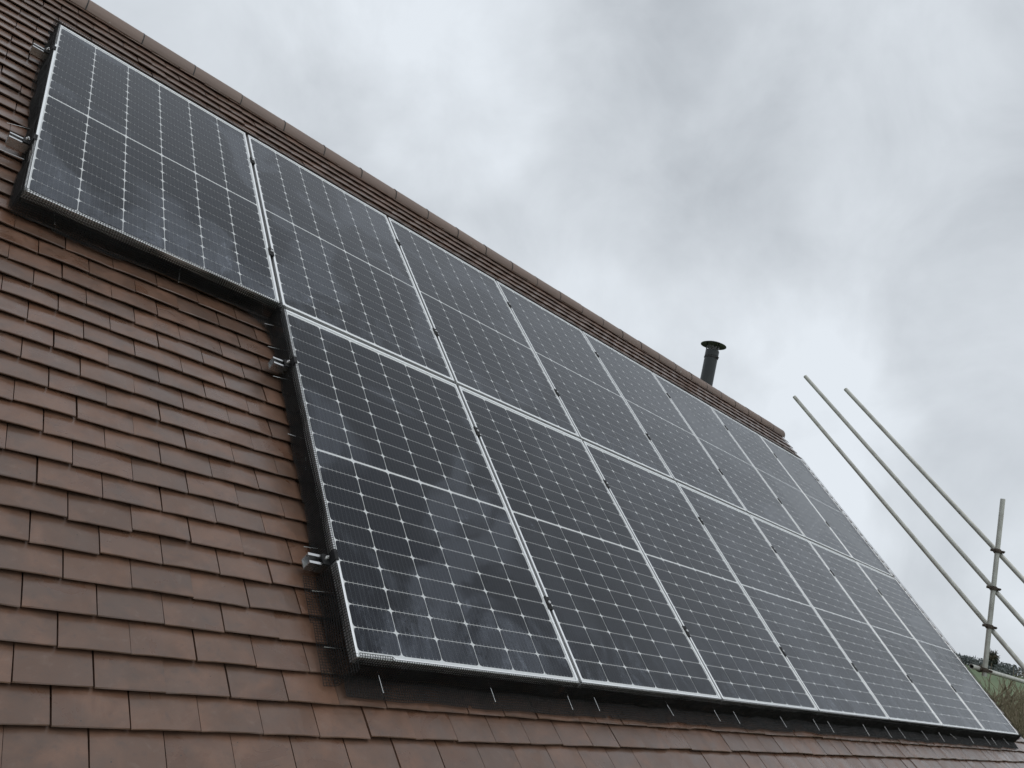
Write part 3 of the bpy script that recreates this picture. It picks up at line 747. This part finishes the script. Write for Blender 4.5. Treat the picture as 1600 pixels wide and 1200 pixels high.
def coupler(loc, label, d_to):
    r_ = link('coupler', None, None, loc, (0, 0, 0), label, 'coupler', 'rusty scaffold couplers')
    b_ = MB().lathe([(TR + 0.0006, -0.021), (TR + 0.010, -0.021), (TR + 0.012, -0.008), (TR + 0.012, 0.008), (TR + 0.010, 0.021), (TR + 0.0006, 0.021)], 20)
    link('band', b_.mesh('band', M_RUST), r_)
    off_ = Vector(d_to[0]); ax = Vector(d_to[1]).normalized()
    x = ax.orthogonal().normalized(); y = ax.cross(x); m2 = MB(); k = 20
    prof = [(TR + 0.0006, -0.021), (TR + 0.010, -0.021), (TR + 0.012, 0), (TR + 0.010, 0.021), (TR + 0.0006, 0.021)]
    for i in range(k):
        t_ = 2 * math.pi * i / k; o = x * math.cos(t_) + y * math.sin(t_)
        m2.v += [tuple(off_ + o * r + ax * z) for r, z in prof]
    for i in range(k):
        j = (i + 1) % k
        for q in range(4): m2.f.append((i*5+q, j*5+q, j*5+q+1, i*5+q+1))
    link('band', m2.mesh('band', M_RUST), r_)
    for sx in (-1, 1):
        bt = MB().box(sx * (TR + 0.024) - 0.016, sx * (TR + 0.024) + 0.016, -0.014, 0.014, -0.013, 0.013).tube((sx * (TR + 0.028), -0.052, 0), (sx * (TR + 0.028), 0.03, 0), 0.0062, k=8)
        bt.tube((sx * (TR + 0.028), -0.034, 0), (sx * (TR + 0.028), -0.018, 0), 0.0115, k=6)
        link('bolt', bt.mesh('bolt', M_RUST), r_, rot=(0, 0, math.radians(-55)))
for cp, d_, nm in cross:
    coupler((SU, SY, cp.z), 'dark rusty coupler joining the upright to the %s sloping tube' % nm, (cp - Vector((SU, SY, cp.z)), d_))
coupler((SU, SY, 0.502), 'rusty coupler joining the upright to the level tube', (Vector((0, ROFF, 0)), (1, 0, 0)))

# ------------------------------------------------------------------ winter vegetation to the right
def grow(rg, p, d, L, r, depth, segs, up=0.1, spread=0.55, kids=(2, 4), shrink=0.68):
    n = 3; q = Vector(p); dd = Vector(d)
    for i in range(n):
        e = q + dd * (L / n); segs.append((tuple(q), tuple(e), r * (1 - 0.25 * i / n), depth)); q = e
        dd = (dd + Vector((rg.gauss(0, 0.12), rg.gauss(0, 0.12), rg.gauss(0, 0.08) + up * 0.4))).normalized()
        if depth > 0:
            for _ in range(rg.randint(*kids) if i == n - 1 else rg.randint(0, kids[0])):
                nd = (dd + Vector((rg.gauss(0, spread), rg.gauss(0, spread), rg.gauss(0, spread * 0.7) + up))).normalized()
                grow(rg, q, nd, L * shrink * rg.uniform(0.7, 1.15), r * 0.58, depth - 1, segs, up, spread, kids, shrink)
def bare_tree(name, base, height, seed, label, cat, stems=1, depth=5, spread=0.5, up=0.12, group=None, rmin=0.006, r0=0.1, twig=M_TWIG):
    rg = random.Random(seed); segs = []
    for s in range(stems):
        d = Vector((rg.gauss(0, 0.25 if stems > 1 else 0.05), rg.gauss(0, 0.25 if stems > 1 else 0.05), 1)).normalized()
        grow(rg, (rg.gauss(0, 0.25) if stems > 1 else 0, rg.gauss(0, 0.25) if stems > 1 else 0, -0.05), d, height * 0.30, r0, depth, segs, up, spread)
    mx = max(s[1][2] for s in segs); sc = height / mx
    root = link(name, None, None, base, (0, 0, 0), label, cat, group)
    for nm, cond, mtl in (('trunk', lambda s: s[3] >= depth - 1, M_BARK), ('crown', lambda s: s[3] < depth - 1, twig)):
        g = [s for s in segs if cond(s)]
        A = np.array([s[0] for s in g]) * sc; B = np.array([s[1] for s in g]) * sc; r = np.maximum([s[2] * sc for s in g], rmin)
        link(nm, mesh_np(nm, *tubes_np(A, B, r, 3), mtl), root)
    return root
def place(px, py, dist):
    d = pixel_dir(px, py); k = dist / math.hypot(d.x, d.y); x, y = CAM_POS.x + d.x * k, CAM_POS.y + d.y * k
    return Vector((x, y, hill(x, y)))
BUSH = [(1578, 1080, 24, 6.9, 'bare brown bush beside the roof verge, leftmost of the bushes'), (1612, 1080, 21, 7.0, 'bare brown bush at the right edge below the level scaffold tube'),
        (1562, 1080, 34, 6.5, 'farthest bare brown bush, showing just past the roof verge'), (1596, 1080, 29, 6.8, 'bare brown bush behind the two nearer bushes'), (1640, 1080, 25, 7.2, 'bare brown bush just past the right edge of the frame')]
protos = []
for i, (px, py, dist, hh, lb) in enumerate(BUSH):
    if i >= 2:          # later bushes reuse the meshes of the first two, turned and scaled
        src = protos[i % 2]; o = src.copy(); COL.objects.link(o); o.location = place(px, py, dist); o['label'] = lb
        o.rotation_euler = (0, 0, 1.1 + 1.7 * i); k_ = hh / BUSH[i % 2][3]; o.scale = (k_, k_, k_)
        for ch in list(src.children):
            c2 = ch.copy(); COL.objects.link(c2); c2.parent = o
        continue
    protos.append(bare_tree('bare_bush', place(px, py, dist), hh, 40 + i, lb, 'bush', stems=16, depth=5, spread=0.55, up=0.22, group='bare brown bushes right of the roof', rmin=0.0065, r0=0.045))
# far wood along the hill crest: one mass of small winter crowns
A, B, R_, TV, TF = [], [], [], [], []
rg = random.Random(5)
tris = []
for k in range(320):
    ang = math.radians(-8 + 44 * rg.random()); dist = rg.uniform(262, 335)
    x = CAM_POS.x + math.cos(ang) * dist; y = CAM_POS.y + math.sin(ang) * dist; z = hill(x, y); h = rg.uniform(1.9, 3.0); wd = rg.uniform(2.0, 3.6)
    A.append((x, y, z - 0.2)); B.append((x, y, z + h * 0.6)); R_.append(0.15)
    for _ in range(170):
        th_ = rg.uniform(0, 6.283); rr = math.sqrt(rg.random()) * wd; zz = rg.uniform(0.12, 1.0); rr *= math.sin(min(1, zz * 1.05) * math.pi * 0.62 + 0.5)
        c_ = Vector((x + rr * math.cos(th_), y + rr * math.sin(th_), z + zz * h)); s = rg.uniform(0.12, 0.36)
        tris.append([c_ + Vector((rg.gauss(0, s), rg.gauss(0, s), rg.gauss(0, s))) for _ in range(3)])
V1, F1 = tubes_np(A, B, R_, 3)
tv = np.array([[tuple(p_) for p_ in tr_] for tr_ in tris]).reshape(-1, 3)
allv = [tuple(v) for v in V1] + [tuple(v) for v in tv]; b = len(V1)
allf = [tuple(f) for f in F1] + [(b + 3*i, b + 3*i + 1, b + 3*i + 2) for i in range(len(tris))]
link('far_wood', mesh_of('far_wood', allv, allf, M_WOOD), label='dark grey winter wood along the far hill crest', cat='wood', kind='stuff')
# ivy-clad tree on the skyline
tb = place(1549, 1040, 262); tb.z = hill(tb.x, tb.y)
tree = bare_tree('skyline_tree', tb, 6.6, 77, 'small dark ivy-clad tree on the skyline above the level scaffold tube', 'tree', 1, 4, 0.55, 0.12, rmin=0.05, r0=0.2, twig=M_BARK)
iv = []
for _ in range(900):
    a_ = rg.uniform(0, 6.283); zz = rg.uniform(1.8, 5.2); rr = math.sqrt(rg.random()) * (1.6 - abs(zz - 3.4) * 0.45); c_ = Vector((rr * math.cos(a_), rr * math.sin(a_), zz)); s = rg.uniform(0.1, 0.3)
    iv.append([c_ + Vector((rg.gauss(0, s), rg.gauss(0, s), rg.gauss(0, s))) for _ in range(3)])
link('ivy', mesh_of('ivy', [tuple(p_) for tr_ in iv for p_ in tr_], [(3*i, 3*i+1, 3*i+2) for i in range(len(iv))], M_IVY), tree)
